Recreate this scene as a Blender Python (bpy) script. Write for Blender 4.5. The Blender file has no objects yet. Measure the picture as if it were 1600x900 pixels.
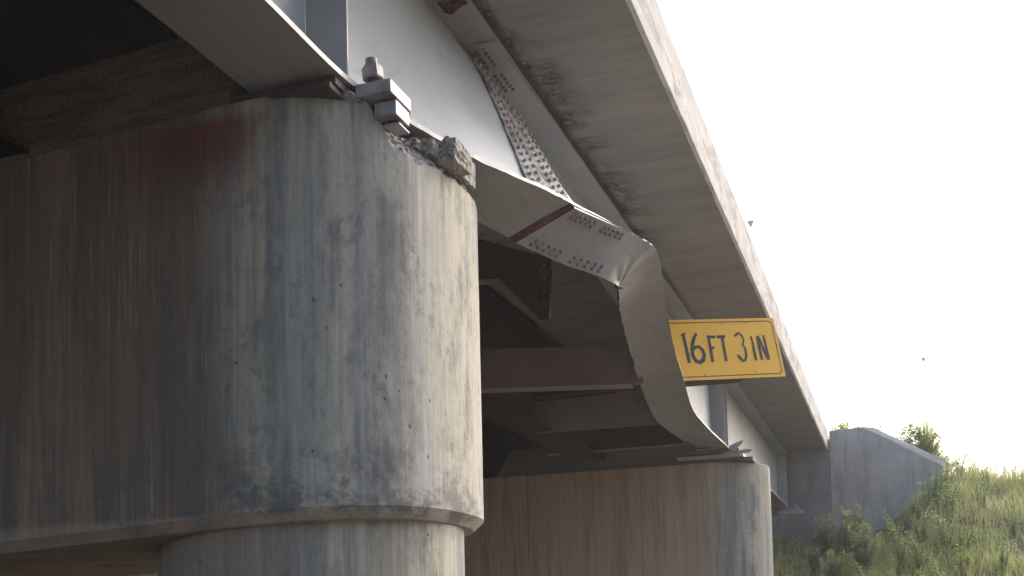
import bpy, bmesh, math, random
from mathutils import Vector, Matrix, noise
random.seed(7)
R_ = math.radians
scene = bpy.context.scene
col = scene.collection
GZ = -1.6                                    # ground level, the camera is 1.6 m above it

# ------------------------------------------------------------------ camera
F_, PX_, PY_ = 1730.0, 800.0, 887.0
yv = Vector((608, 76, F_)).normalized()
uv = Vector((-800, -33887, F_)); uv = (uv - yv * uv.dot(yv)).normalized()
xv = yv.cross(uv)
def ray(px, py):
    c = Vector(((px - PX_) / F_, (py - PY_) / F_, 1.0))
    return Vector((xv.dot(c), yv.dot(c), uv.dot(c)))
def onX(px, py, x): r = ray(px, py); return r * (x / r.x)
def onY(px, py, y): r = ray(px, py); return r * (y / r.y)
def onZ(px, py, z): r = ray(px, py); return r * (z / r.z)
cam_d = bpy.data.cameras.new('camera'); cam = bpy.data.objects.new('camera', cam_d); col.objects.link(cam)
cx_ = Vector((xv.x, yv.x, uv.x)); cdn = Vector((xv.y, yv.y, uv.y)); cf = Vector((xv.z, yv.z, uv.z))
m = Matrix.Identity(4)
for i in range(3):
    m[i][0] = cx_[i]; m[i][1] = -cdn[i]; m[i][2] = -cf[i]
cam.matrix_world = m
cam_d.sensor_width = 36; cam_d.lens = 36 * F_ / 1600
cam_d.shift_y = (PY_ - 450) / 1600
cam_d.clip_end = 6000; cam_d.clip_start = 0.05
scene.camera = cam

# ------------------------------------------------------------------ helpers
def tag(o, label=None, cat=None, group=None, kind=None):
    if label: o['label'] = label
    if cat: o['category'] = cat
    if group: o['group'] = group
    if kind: o['kind'] = kind
    return o
def thing(name, loc, label, cat, group=None):
    o = bpy.data.objects.new(name, None); col.objects.link(o); o.location = loc
    o.empty_display_size = .2
    return tag(o, label, cat, group)
def worldpos(o):
    p = Vector((0, 0, 0))
    while o: p += Vector(o.location); o = o.parent
    return p
def mk(name, verts, faces, mats, parent=None, loc=None, smooth=None, midx=None):
    """verts in world space; object origin at loc (or the parent's origin)"""
    base = worldpos(parent) if parent else Vector((0, 0, 0))
    if loc is None: loc = base
    loc = Vector(loc)
    me = bpy.data.meshes.new(name)
    me.from_pydata([tuple(Vector(v) - loc) for v in verts], [], faces)
    if not isinstance(mats, (list, tuple)): mats = [mats]
    for mm in mats: me.materials.append(mm)
    if midx: me.polygons.foreach_set('material_index', midx)
    if smooth is not None:
        me.polygons.foreach_set('use_smooth', [True] * len(me.polygons))
        me.set_sharp_from_angle(angle=R_(smooth))
    me.update()
    o = bpy.data.objects.new(name, me); col.objects.link(o)
    if parent: o.parent = parent; o.location = loc - base
    else: o.location = loc
    return o
def from_bm(name, bm, mats, parent=None, loc=None, smooth=None):
    bmesh.ops.recalc_face_normals(bm, faces=bm.faces)
    vs = [v.co.copy() for v in bm.verts]; bm.verts.index_update()
    fs = [[v.index for v in f.verts] for f in bm.faces]; mi = [f.material_index for f in bm.faces]
    bm.free()
    return mk(name, vs, fs, mats, parent, loc, smooth, mi)
def bevel(bm, w, seg=2):
    bmesh.ops.bevel(bm, geom=list(bm.edges), offset=w, segments=seg, affect='EDGES', profile=.5)
def box_bm(x0, x1, y0, y1, z0, z1, w=0, bm=None):
    b = bmesh.new()
    vs = [b.verts.new((x, y, z)) for x in (x0, x1) for y in (y0, y1) for z in (z0, z1)]
    for f in ((0,1,3,2),(4,6,7,5),(0,4,5,1),(2,3,7,6),(0,2,6,4),(1,5,7,3)): b.faces.new([vs[i] for i in f])
    bmesh.ops.recalc_face_normals(b, faces=b.faces)
    if w: bevel(b, w)
    if bm is None: return b
    join(bm, b); return bm
def join(a, b):
    mp = {v: a.verts.new(v.co) for v in b.verts}
    for f in b.faces:
        g = a.faces.new([mp[v] for v in f.verts]); g.material_index = f.material_index
    b.free()
def prism_bm(poly, axis, a0, a1, w=0):
    """poly: list of (u,v); axis 'x': (u,v)=(y,z); 'y': (x,z); 'z': (x,y)"""
    b = bmesh.new()
    def P(u, v, a): return {'x': (a, u, v), 'y': (u, a, v), 'z': (u, v, a)}[axis]
    A = [b.verts.new(P(u, v, a0)) for u, v in poly]; B = [b.verts.new(P(u, v, a1)) for u, v in poly]
    b.faces.new(A); b.faces.new(B[::-1]); n = len(poly)
    for i in range(n): b.faces.new((A[i], A[(i+1) % n], B[(i+1) % n], B[i]))
    bmesh.ops.recalc_face_normals(b, faces=b.faces)
    if w: bevel(b, w)
    return b
def tube(pts, rad, n=8):
    vs, fs = [], []
    for i, p in enumerate(pts):
        d = (Vector(pts[min(i+1, len(pts)-1)]) - Vector(pts[max(i-1, 0)])).normalized()
        a = d.cross(Vector((0, 0, 1)));  a = a if a.length > .05 else d.cross(Vector((1, 0, 0)))
        a.normalize(); b = d.cross(a); r = rad[i] if isinstance(rad, (list, tuple)) else rad
        for k in range(n):
            t = 2 * math.pi * k / n; vs.append(Vector(p) + a * math.cos(t) * r + b * math.sin(t) * r)
    for i in range(len(pts) - 1):
        for k in range(n): fs.append((i*n+k, i*n+(k+1) % n, (i+1)*n+(k+1) % n, (i+1)*n+k))
    fs.append(tuple(range(n))[::-1]); fs.append(tuple((len(pts)-1)*n + k for k in range(n)))
    return vs, fs
def crv(xs, ys, x):
    if x <= xs[0]: return ys[0]
    for i in range(len(xs) - 1):
        if x <= xs[i+1]:
            t = (x - xs[i]) / (xs[i+1] - xs[i]); return ys[i] * (1 - t) + ys[i+1] * t
    return ys[-1]
def fbm(v, o=4): return noise.fractal(Vector(v), 1.0, 2.0, o)

# ------------------------------------------------------------------ materials
class NT:
    def __init__(s, name):
        s.m = bpy.data.materials.new(name); s.m.use_nodes = True; s.t = s.m.node_tree
        s.p = s.t.nodes['Principled BSDF']; s.co = s.t.nodes.new('ShaderNodeTexCoord').outputs['Object']
        s.xyz = None
    def n(s, typ, **k):
        nd = s.t.nodes.new(typ)
        for a, v in k.items(): setattr(nd, a, v)
        return nd
    def L(s, a, b): s.t.links.new(a, b)
    def map(s, sc, loc=(0, 0, 0), rot=(0, 0, 0)):
        nd = s.n('ShaderNodeMapping'); nd.inputs['Scale'].default_value = sc; nd.inputs['Location'].default_value = loc
        nd.inputs['Rotation'].default_value = rot
        s.L(s.co, nd.inputs['Vector']); return nd.outputs[0]
    def noise(s, sc, scale=1.0, det=4, rough=.55, loc=(0, 0, 0), rot=(0, 0, 0), dist=0):
        nd = s.n('ShaderNodeTexNoise'); nd.inputs['Scale'].default_value = scale; nd.inputs['Detail'].default_value = det
        nd.inputs['Roughness'].default_value = rough; nd.inputs['Distortion'].default_value = dist
        s.L(s.map(sc, loc, rot), nd.inputs['Vector']); return nd.outputs['Fac']
    def ramp(s, v, stops):
        nd = s.n('ShaderNodeValToRGB'); e = nd.color_ramp.elements
        while len(e) < len(stops): e.new(.5)
        for i, (p, c) in enumerate(stops):
            e[i].position = p; e[i].color = (c, c, c, 1) if not isinstance(c, tuple) else (*c, 1)
        s.L(v, nd.inputs[0]); return nd.outputs[0]
    def mix(s, a, b, f, mode='MIX'):
        nd = s.n('ShaderNodeMix', data_type='RGBA', blend_type=mode)
        for q, v in ((6, a), (7, b), (0, f)):
            sock = nd.inputs[q]
            if isinstance(v, (int, float)): sock.default_value = v if q == 0 else (v, v, v, 1)
            elif isinstance(v, tuple): sock.default_value = (*v, 1)
            else: s.L(v, sock)
        return nd.outputs[2]
    def math(s, op, a, b=0.0, clamp=False):
        nd = s.n('ShaderNodeMath', operation=op); nd.use_clamp = clamp
        for sock, v in ((nd.inputs[0], a), (nd.inputs[1], b)):
            if isinstance(v, (int, float)): sock.default_value = v
            else: s.L(v, sock)
        return nd.outputs[0]
    def sep(s):
        if s.xyz is None:
            nd = s.n('ShaderNodeSeparateXYZ'); s.L(s.co, nd.inputs[0]); s.xyz = nd.outputs
        return s.xyz
    def rng(s, v, a, b, c=0.0, d=1.0):
        nd = s.n('ShaderNodeMapRange', interpolation_type='SMOOTHSTEP')
        for i, x in enumerate((a, b, c, d)): nd.inputs[i+1].default_value = x
        s.L(v, nd.inputs[0]); return nd.outputs[0]
    def voro(s, sc, scale, feature='F1'):
        nd = s.n('ShaderNodeTexVoronoi', feature=feature); nd.inputs['Scale'].default_value = scale
        s.L(s.map(sc), nd.inputs['Vector']); return nd.outputs['Distance']
    def out(s, c, rough=.85, bump=None, bstr=.3, bdist=.01, metal=0, spec=.3):
        if isinstance(c, tuple): s.p.inputs['Base Color'].default_value = (*c, 1)
        else: s.L(c, s.p.inputs['Base Color'])
        if isinstance(rough, (int, float)): s.p.inputs['Roughness'].default_value = rough
        else: s.L(rough, s.p.inputs['Roughness'])
        s.p.inputs['Metallic'].default_value = metal; s.p.inputs['Specular IOR Level'].default_value = spec
        if bump is not None:
            b = s.n('ShaderNodeBump'); b.inputs['Strength'].default_value = bstr; b.inputs['Distance'].default_value = bdist
            s.L(bump, b.inputs['Height']); s.L(b.outputs[0], s.p.inputs['Normal'])
        return s.m

def mat_pier(name, near=True, ox=0.0):
    t = NT(name)
    warp = t.noise((2.5, 2.5, 2.0), 1.0, 4, .6, loc=(1, 1, ox))
    big = t.noise((1.9, 1.9, .13), 1.0, 5, .6, loc=(3.1 + ox, 1, 0), dist=.0)
    mid = t.noise((4.2, 4.2, .30), 1.0, 6, .66, loc=(7 + ox, 2, 0), dist=.05)
    fine = t.noise((30, 30, 1.1), 1.0, 4, .65)
    blot = t.noise((3.4, 3.4, 1.5), 1.0, 8, .74, loc=(0, 0, ox), dist=.1)
    spk = t.noise((13, 13, 9), 1.0, 6, .75)
    grain = t.noise((60, 60, 60), 1.0, 3, .6)
    x, y, z = t.sep()
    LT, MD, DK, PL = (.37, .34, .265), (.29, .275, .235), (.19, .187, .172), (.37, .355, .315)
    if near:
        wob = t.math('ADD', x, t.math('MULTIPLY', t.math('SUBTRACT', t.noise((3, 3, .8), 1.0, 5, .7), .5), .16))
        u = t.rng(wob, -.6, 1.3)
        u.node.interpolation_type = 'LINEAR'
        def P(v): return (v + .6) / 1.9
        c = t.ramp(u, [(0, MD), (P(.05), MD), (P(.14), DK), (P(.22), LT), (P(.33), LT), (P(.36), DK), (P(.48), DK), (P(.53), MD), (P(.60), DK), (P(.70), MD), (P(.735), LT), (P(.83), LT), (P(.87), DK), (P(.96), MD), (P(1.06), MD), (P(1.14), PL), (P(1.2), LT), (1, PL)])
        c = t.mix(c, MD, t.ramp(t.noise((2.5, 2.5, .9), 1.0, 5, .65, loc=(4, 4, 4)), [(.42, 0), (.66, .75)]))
    else:
        c = t.mix(LT, DK, t.ramp(big, [(.44, 0), (.54, 1)]))
    c = t.mix(c, (.37, .355, .30), t.ramp(mid, [(.52, 0), (.66, .55)]))
    c = t.mix(c, (.115, .118, .12), t.math('MULTIPLY', t.ramp(blot, [(.48, 0), (.60, .75)]), t.ramp(mid, [(.42, 1), (.56, .15)])))
    c = t.mix(c, (.13, .13, .13), t.math('MULTIPLY', t.ramp(spk, [(.52, 0), (.60, .6)]), t.ramp(warp, [(.42, 0), (.6, 1)])))
    c = t.mix(c, (.40, .38, .335), t.math('MULTIPLY', t.ramp(spk, [(.40, .28), (.50, 0)]), t.ramp(blot, [(.40, 1), (.55, 0)])))
    if near:
        # darker brown towards the left of the face, with light scratches
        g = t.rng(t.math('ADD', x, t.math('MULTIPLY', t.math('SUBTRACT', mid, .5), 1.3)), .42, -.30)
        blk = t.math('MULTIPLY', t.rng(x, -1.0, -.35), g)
        left_brown = t.mix((.215, .15, .105), (.125, .092, .070), t.ramp(mid, [(.40, 0), (.60, 1)]))
        left_brown = t.mix(left_brown, (.125, .10, .08), t.math('MULTIPLY', blk, t.ramp(blot, [(.38, .3), (.56, 1)])))
        c = t.mix(c, left_brown, t.math('MULTIPLY', g, .94))
        reg = t.ramp(t.noise((1.7, 1.7, .8), 1.0, 4, .6, loc=(9, 0, 3)), [(.43, 0), (.56, 1)])
        scr = t.math('MULTIPLY', t.ramp(t.noise((55, 55, 1.3), 1.0, 4, .75, loc=(1, 4, 0)), [(.54, 0), (.64, .5)]), reg)
        c = t.mix(c, (.33, .28, .24), t.math('MULTIPLY', scr, g))
        s2 = t.ramp(t.noise((48, 48, 1.1), 1.0, 2, .5, loc=(5, 2, 4)), [(.66, 0), (.70, .7)])
        c = t.mix(c, (.36, .34, .32), t.math('MULTIPLY', s2, t.math('MULTIPLY', g, t.ramp(warp, [(.45, 0), (.58, 1)]))))
        # red overspray under the bearing
        rx = t.math('MULTIPLY', t.rng(x, -1.1, -.15), t.rng(x, .42, .15)); rz = t.math('MULTIPLY', t.rng(z, 2.05, 2.50), t.rng(z, 2.70, 2.60))
        c = t.mix(c, (.13, .035, .035), t.math('MULTIPLY', t.math('MULTIPLY', rx, rz), .75))
        low = t.math('MULTIPLY', t.rng(z, .95, .02), t.ramp(t.noise((2.6, 2.6, 3.5), 1.0, 8, .75, loc=(4, 4, 1)), [(.47, 0), (.58, .85)]))
        c = t.mix(c, (.11, .105, .095), low)
        tan = t.math('MULTIPLY', t.rng(z, .10, .05), t.ramp(warp, [(.35, .3), (.6, .9)]))
        c = t.mix(c, (.30, .24, .185), tan)
    else:
        brn = t.mix((.44, .33, .23), (.55, .50, .40), t.rng(x, -8.5, -11)) if ox == 0 else (.25, .20, .16)  # paler far left end stands in for skylight from the open side
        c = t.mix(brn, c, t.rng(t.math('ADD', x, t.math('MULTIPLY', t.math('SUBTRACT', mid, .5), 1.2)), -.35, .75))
        c = t.mix(c, (.16, .12, .09), t.ramp(t.noise((6, 6, .35), 1.0, 6, .72, loc=(1, 6, 0)), [(.48, 0), (.68, .6)]))
        c = t.mix(c, (.33, .27, .20), t.ramp(spk, [(.54, 0), (.7, .5)]))
    c = t.mix(c, 0.0, t.ramp(fine, [(.35, .20), (.6, 0)]))
    holes = t.ramp(t.voro((1, 1, .8), 7.0), [(.05, 1), (.09, 0)])
    hm = t.math('MULTIPLY', holes, t.ramp(t.noise((2.3,) * 3, 1.0, 2, .5, loc=(5, 5, 5)), [(.46, 0), (.52, 1)]))
    if near: hm = t.math('MULTIPLY', hm, .8)
    c = t.mix(c, (.04, .036, .03), t.math('MULTIPLY', hm, .9))
    ln = t.math('MULTIPLY', t.ramp(t.noise((1.2, 1.2, 2.6), 1.0, 6, .6, loc=(0, 0, 8)), [(.494, 0), (.5, 1), (.506, 0)]),
                t.ramp(t.noise((1.5,) * 3, 1.0, 2, .5, loc=(1, 8, 2)), [(.56, 0), (.62, .45)]))
    c = t.mix(c, (.10, .10, .10), ln)
    h = t.math('ADD', t.math('MULTIPLY', grain, .5), t.math('MULTIPLY', blot, .8))
    h = t.math('SUBTRACT', h, t.math('MULTIPLY', hm, 1.5))
    return t.out(c, .9, h, .4, .01)

def mat_conc(name, a, b, dark, sc=(1, 1, 1), streak=(0.3, 8, 8), srange=(.5, .72), samt=.7):
    t = NT(name)
    n1 = t.noise((.9 * sc[0], .9 * sc[1], .9 * sc[2]), 1.0, 5, .6); n2 = t.noise(streak, 1.0, 5, .65, loc=(3, 3, 3))
    g = t.noise((55,) * 3, 1.0, 3, .6); blot = t.noise((3.5,) * 3, 1.0, 6, .7, loc=(8, 1, 2))
    c = t.mix(a, b, t.ramp(n1, [(.38, 0), (.62, 1)]))
    c = t.mix(c, dark, t.ramp(n2, [(srange[0], 0), (srange[1], samt)]))
    c = t.mix(c, dark, t.ramp(blot, [(.55, 0), (.75, .6)]))
    c = t.mix(c, 1.0, t.ramp(g, [(.5, 0), (.8, .18)]))
    return t.out(c, .92, t.math('ADD', g, blot), .3, .006)

def mat_fascia():
    t = NT('fascia concrete')
    c = t.mix((.27, .265, .255), (.34, .335, .325), t.ramp(t.noise((1, .9, 2.5), 1.0, 5, .65), [(.38, 0), (.6, 1)]))
    d = t.noise((2, .9, 3.2), 1.0, 6, .72, loc=(2, 5, 1), rot=(R_(32), 0, 0), dist=.5)
    c = t.mix(c, (.15, .14, .13), t.ramp(d, [(.48, 0), (.58, .6), (.68, .9)]))
    w = t.noise((2, 1.4, 4), 1.0, 5, .75, loc=(9, 0, 4), rot=(R_(28), 0, 0))
    c = t.mix(c, (.46, .455, .44), t.ramp(w, [(.56, 0), (.68, .8)]))
    dr = t.noise((3, 5, .3), 1.0, 4, .7, loc=(0, 7, 0))
    c = t.mix(c, (.13, .12, .11), t.math('MULTIPLY', t.ramp(dr, [(.52, 0), (.7, .65)]), t.rng(t.sep()[2], .35, .86)))
    g = t.noise((45,) * 3, 1.0, 3, .6)
    return t.out(c, .92, t.math('ADD', g, w), .35, .01)

def mat_soffit():
    t = NT('soffit concrete')
    b = t.noise((.35, 3.2, 2), 1.0, 6, .62, dist=.3); f = t.noise((1.2, 26, 4), 1.0, 4, .6, loc=(0, 3, 0))
    c = t.mix((.255, .238, .222), (.19, .176, .165), t.ramp(b, [(.36, 0), (.66, .8)]))
    c = t.mix(c, (.14, .125, .115), t.ramp(f, [(.52, 0), (.74, .5)]))
    c = t.mix(c, (.30, .27, .24), t.ramp(t.noise((.5, .7, 1), 1.0, 4, .6, loc=(6, 2, 0)), [(.55, 0), (.7, .6)]))
    x, y, z = t.sep()
    # cracked and scraped concrete next to the girder
    pat = t.ramp(t.noise((1, 1.5, 1), 1.0, 2, .5, loc=(3.3, 1.8, 0)), [(.46, 0), (.52, 1)])
    near = t.rng(t.math('ADD', x, t.math('MULTIPLY', t.noise((6, 14, 1), 1.0, 4, .7), -.45)), .30, -.08)
    yr = t.math('MULTIPLY', t.rng(y, 7.2, 7.8), t.rng(y, 15.5, 14.2))
    msk = t.math('MULTIPLY', t.math('MULTIPLY', near, yr), pat)
    cr = t.ramp(t.noise((5, 26, 3), 1.0, 5, .8, loc=(1, 1, 1), dist=1.2), [(.40, (.05, .038, .03)), (.52, (.16, .125, .10)), (.62, (.25, .22, .20))])
    c = t.mix(c, cr, t.math('MULTIPLY', msk, .9))
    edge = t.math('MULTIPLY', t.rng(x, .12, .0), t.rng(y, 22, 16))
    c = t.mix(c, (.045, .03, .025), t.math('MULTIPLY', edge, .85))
    g = t.noise((50,) * 3, 1.0, 3, .6)
    return t.out(c, .93, t.math('ADD', g, f), .35, .006)

def mat_steel(name, base, alt, scratch=(.12, .06, .045), sc=(3, .8, 3), samt=.8, sthr=.64, rot=(0, 0, 0), rust=.0, rough=.55, soft=.12):
    t = NT(name)
    n1 = t.noise((.8, .5, 1.1), 1.0, 5, .6, loc=(2, 2, 2)); s1 = t.noise(sc, 1.0, 6, .75, loc=(5, 1, 4), rot=rot)
    c = t.mix(base, alt, t.ramp(n1, [(.36, 0), (.64, 1)]))
    c = t.mix(c, scratch, t.ramp(s1, [(sthr, 0), (sthr + soft, samt)]))
    sp = t.noise((14,) * 3, 1.0, 5, .7, loc=(8, 8, 1))
    c = t.mix(c, (.14, .05, .035), t.ramp(sp, [(.70 - rust, 0), (.76 - rust, .85)]))
    h = t.math('ADD', t.noise((22,) * 3, 1.0, 3, .5), t.math('MULTIPLY', s1, .8))
    return t.out(c, rough, h, .22, .004, spec=.4)

M = {}
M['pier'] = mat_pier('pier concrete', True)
M['pier_col'] = mat_pier('column concrete', False, 4.7)
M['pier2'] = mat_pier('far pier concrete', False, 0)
def mat_broken(name, cols, dk=(.05, .04, .035)):
    t = NT(name)
    a = t.noise((16,) * 3, 1.0, 6, .75); v = t.voro((1, 1, 1), 26)
    c = t.mix(cols[0], cols[1], t.ramp(a, [(.36, 0), (.6, 1)]))
    c = t.mix(c, cols[2], t.ramp(t.noise((5,) * 3, 1.0, 5, .7, loc=(4, 4, 4)), [(.48, 0), (.62, .8)]))
    c = t.mix(c, dk, t.ramp(v, [(.0, .7), (.35, 0)]))
    return t.out(c, .95, t.math('ADD', a, v), .9, .02)
M['broken'] = mat_broken('broken concrete', [(.18, .17, .17), (.36, .34, .31), (.15, .14, .16)])
M['broken_warm'] = mat_broken('broken brown concrete', [(.20, .175, .155), (.36, .33, .29), (.26, .23, .20)], (.06, .04, .03))
M['fascia'] = mat_fascia()
M['soffit'] = mat_soffit()
M['deck'] = mat_conc('deck concrete', (.26, .25, .235), (.20, .19, .175), (.10, .09, .08))
M['wing'] = mat_conc('wing wall concrete', (.31, .28, .25), (.38, .345, .31), (.14, .125, .11), streak=(3, 3, .35), srange=(.48, .7), samt=.6)
M['abut'] = mat_conc('abutment concrete', (.20, .19, .19), (.15, .14, .14), (.08, .075, .075), streak=(3, 3, .4))
M['web'] = mat_steel('web paint', (.40, .42, .435), (.33, .35, .365), (.15, .14, .135), (2.2, 2.6, 9), .85, .58, rot=(R_(20), 0, 0), soft=.25)
M['web2'] = mat_steel('sound web paint', (.40, .405, .40), (.34, .345, .34), (.26, .245, .225), (.8, 3.5, .35), .7, .52, soft=.25)
M['flange'] = mat_steel('scraped flange paint', (.255, .25, .245), (.205, .20, .195), (.11, .09, .08), (16, 1.1, 12), .55, .50, rot=(0, 0, R_(38)), rust=.0, soft=.30)
M['steel'] = mat_steel('grey bridge paint', (.34, .345, .345), (.27, .27, .27), (.15, .13, .12), (2, 2, .7), .6, .58, soft=.2)
M['dark_steel'] = mat_steel('dark interior paint', (.062, .050, .045), (.045, .036, .033), (.03, .024, .022), (1, 1, 1), .6, .55, soft=.2, rough=.75)  # steel colour lowered to carry the shade under the deck
M['deep_shade'] = mat_steel('deep shade flange paint', (.030, .027, .026), (.022, .02, .02), (.02, .018, .017), (1, 1, 1), .6, .55, rough=.9)  # near-black tone paints the deep under-deck shade onto the inner flanges
M['brown_steel'] = mat_steel('brown interior paint', (.25, .19, .17), (.20, .155, .14), (.09, .065, .055), (1, 1, .6), .6, .55, soft=.2, rough=.7)
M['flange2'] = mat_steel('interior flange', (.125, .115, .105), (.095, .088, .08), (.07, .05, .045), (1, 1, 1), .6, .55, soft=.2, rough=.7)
t = NT('rust'); n = t.noise((12,) * 3, 1.0, 6, .7)
M['rust'] = t.out(t.ramp(n, [(.35, (.045, .018, .018)), (.55, (.115, .042, .038)), (.7, (.20, .11, .10))]), .9, n, .6, .01)
t = NT('bolt rust'); n = t.noise((9,) * 3, 1.0, 4, .7)
M['bolt'] = t.out(t.ramp(n, [(.38, (.17, .11, .10)), (.52, (.27, .20, .185)), (.62, (.35, .32, .31))]), .8)
t = NT('painted bolt'); n = t.noise((9,) * 3, 1.0, 4, .7)
M['bolt_light'] = t.out(t.ramp(n, [(.34, (.16, .10, .09)), (.46, (.36, .34, .335)), (.62, (.50, .50, .50))]), .6)
t = NT('splice'); n = t.noise((6, 3, 6), 1.0, 6, .75)
M['splice'] = t.out(t.ramp(n, [(.38, (.08, .055, .05)), (.48, (.20, .165, .155)), (.58, (.36, .355, .35))]), .8, n, .4, .006)
t = NT('galvanised plate'); n = t.noise((7,) * 3, 1.0, 5, .6)
M['bearing'] = t.out(t.ramp(n, [(.32, (.12, .085, .075)), (.40, (.18, .175, .19)), (.55, (.25, .25, .27)), (.7, (.31, .31, .325))]), .5, n, .15, .004, spec=.5)
t = NT('sign yellow'); n = t.noise((1.6,) * 3, 1.0, 5, .6)
M['yellow'] = t.out(t.ramp(n, [(.35, (.84, .43, .022)), (.65, (.88, .49, .045))]), .45, spec=.4)
t = NT('sign black'); M['black'] = t.out(t.ramp(t.noise((20,) * 3, 1.0, 4, .6), [(.4, (.03, .026, .03)), (.7, (.09, .075, .075))]), .5)
t = NT('ground'); n = t.noise((.6,) * 3, 1.0, 8, .7)
M['ground'] = t.out(t.ramp(n, [(.3, (.12, .10, .075)), (.5, (.18, .155, .12)), (.7, (.25, .22, .175))]), .95, n, .5, .05)
t = NT('hill soil'); n = t.noise((1.6,) * 3, 1.0, 7, .7)
M['soil'] = t.out(t.ramp(n, [(.3, (.045, .05, .025)), (.5, (.09, .085, .045)), (.7, (.19, .16, .10))]), .95, n, .6, .05)
t = NT('asphalt'); n = t.noise((40,) * 3, 1.0, 4, .7); M['unseen_road'] = t.out(t.ramp(n, [(.3, .05), (.7, .12)]), .9, n, .4, .005)
t = NT('pavement'); n = t.noise((20,) * 3, 1.0, 4, .7); M['lane_paint'] = t.out(t.ramp(n, [(.3, .5), (.7, .7)]), .7)
def mat_leaf(name, a, b, tr=.35, sc=1.5):
    t = NT(name); n = t.noise((sc,) * 3, 1.0, 4, .6)
    oi = t.n('ShaderNodeObjectInfo')
    f = t.math('ADD', t.math('MULTIPLY', t.ramp(n, [(.35, 0), (.65, 1)]), .75), t.math('MULTIPLY', oi.outputs['Random'], .25))
    c = t.mix(a, b, f)
    t.out(c, .6, spec=.2)
    tl = t.n('ShaderNodeBsdfTranslucent'); t.L(t.mix(c, (1.0, 1.0, .55), .18), tl.inputs[0])
    ms = t.n('ShaderNodeMixShader'); ms.inputs[0].default_value = tr
    t.L(t.p.outputs[0], ms.inputs[1]); t.L(tl.outputs[0], ms.inputs[2])
    t.L(ms.outputs[0], t.t.nodes['Material Output'].inputs['Surface'])
    return t.m
M['grass'] = mat_leaf('green grass', (.20, .26, .06), (.38, .40, .13), .5, .7)
M['dry'] = mat_leaf('dry seed grass', (.26, .20, .11), (.38, .32, .20), .35)
M['leaf'] = mat_leaf('weed leaf', (.14, .24, .055), (.29, .38, .11), .5)
M['leaf_light'] = mat_leaf('young leaf', (.24, .31, .07), (.38, .42, .12), .5)
M['leaf_dark'] = mat_leaf('dark leaf', (.055, .10, .04), (.12, .17, .065), .35)
M['stem'] = mat_leaf('stem', (.09, .09, .04), (.16, .13, .07), .1)
t = NT('lamp metal'); M['lamp'] = t.out((.42, .42, .42), .6)
t = NT('lamp head metal'); M['lamp_head'] = t.out((.5, .5, .5), .5)
t = NT('lamp glass'); M['glass'] = t.out((.7, .7, .7), .3)

# ------------------------------------------------------------------ ground
def hill(x, y):
    s = .34 + (.45 - .34) * min(1, max(0, (x + (2.5 if y > 36.4 else .7)) / 2.6))
    top = 4.15 if x > -1.9 else 2.45
    z = GZ + s * max(0, y - 23.5)
    z = min(z, top + .02 * max(0, y - 37) if y > 35 else z)
    z = min(z, top)
    k = min(1, max(0, (y - 23.5) / 2))
    return z + k * (.22 * fbm((x * .35, y * .35, 0), 4) + .05 * fbm((x * 1.6, y * 1.6, 3), 3))
xs = [-3000, -900, -300, -120, -60, -40, -25] + [-20 + .8 * i for i in range(16)] + [-7 + .35 * i for i in range(60)] + [14.5, 18, 24, 32, 50, 90, 200, 600, 3000]
ys = [-3000, -600, -150, -50, -20, -8, 0, 5, 9, 12, 15, 18, 21, 22.5] + [23.2 + .35 * i for i in range(44)] + [39, 41, 44, 50, 60, 80, 130, 300, 800, 3000]
vs = [(x, y, hill(x, y)) for y in ys for x in xs]; nx = len(xs)
fs, mi = [], []
for j in range(len(ys) - 1):
    for i in range(nx - 1):
        fs.append((j*nx+i, j*nx+i+1, (j+1)*nx+i+1, (j+1)*nx+i)); mi.append(1 if ys[j] > 23 else 0)
g = mk('ground', vs, fs, [M['ground'], M['soil']], smooth=80, midx=mi); tag(g, kind='structure')
rb = box_bm(-300, 300, -9.5, 5.2, GZ + .004, GZ + .02)
tag(from_bm('unseen_road', rb, M['unseen_road']), kind='structure')  # unseen dark sheet, laid here to cut ground bounce under the near span
lm = bmesh.new()
for k in range(-20, 20): box_bm(k * 12, k * 12 + 3, -2.2, -2.05, GZ + .022, GZ + .026, bm=lm)
for yy in (-9.2, 4.8): box_bm(-300, 300, yy, yy + .12, GZ + .022, GZ + .026, bm=lm)
tag(from_bm('road_marking', lm, M['lane_paint']), kind='structure')

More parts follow.
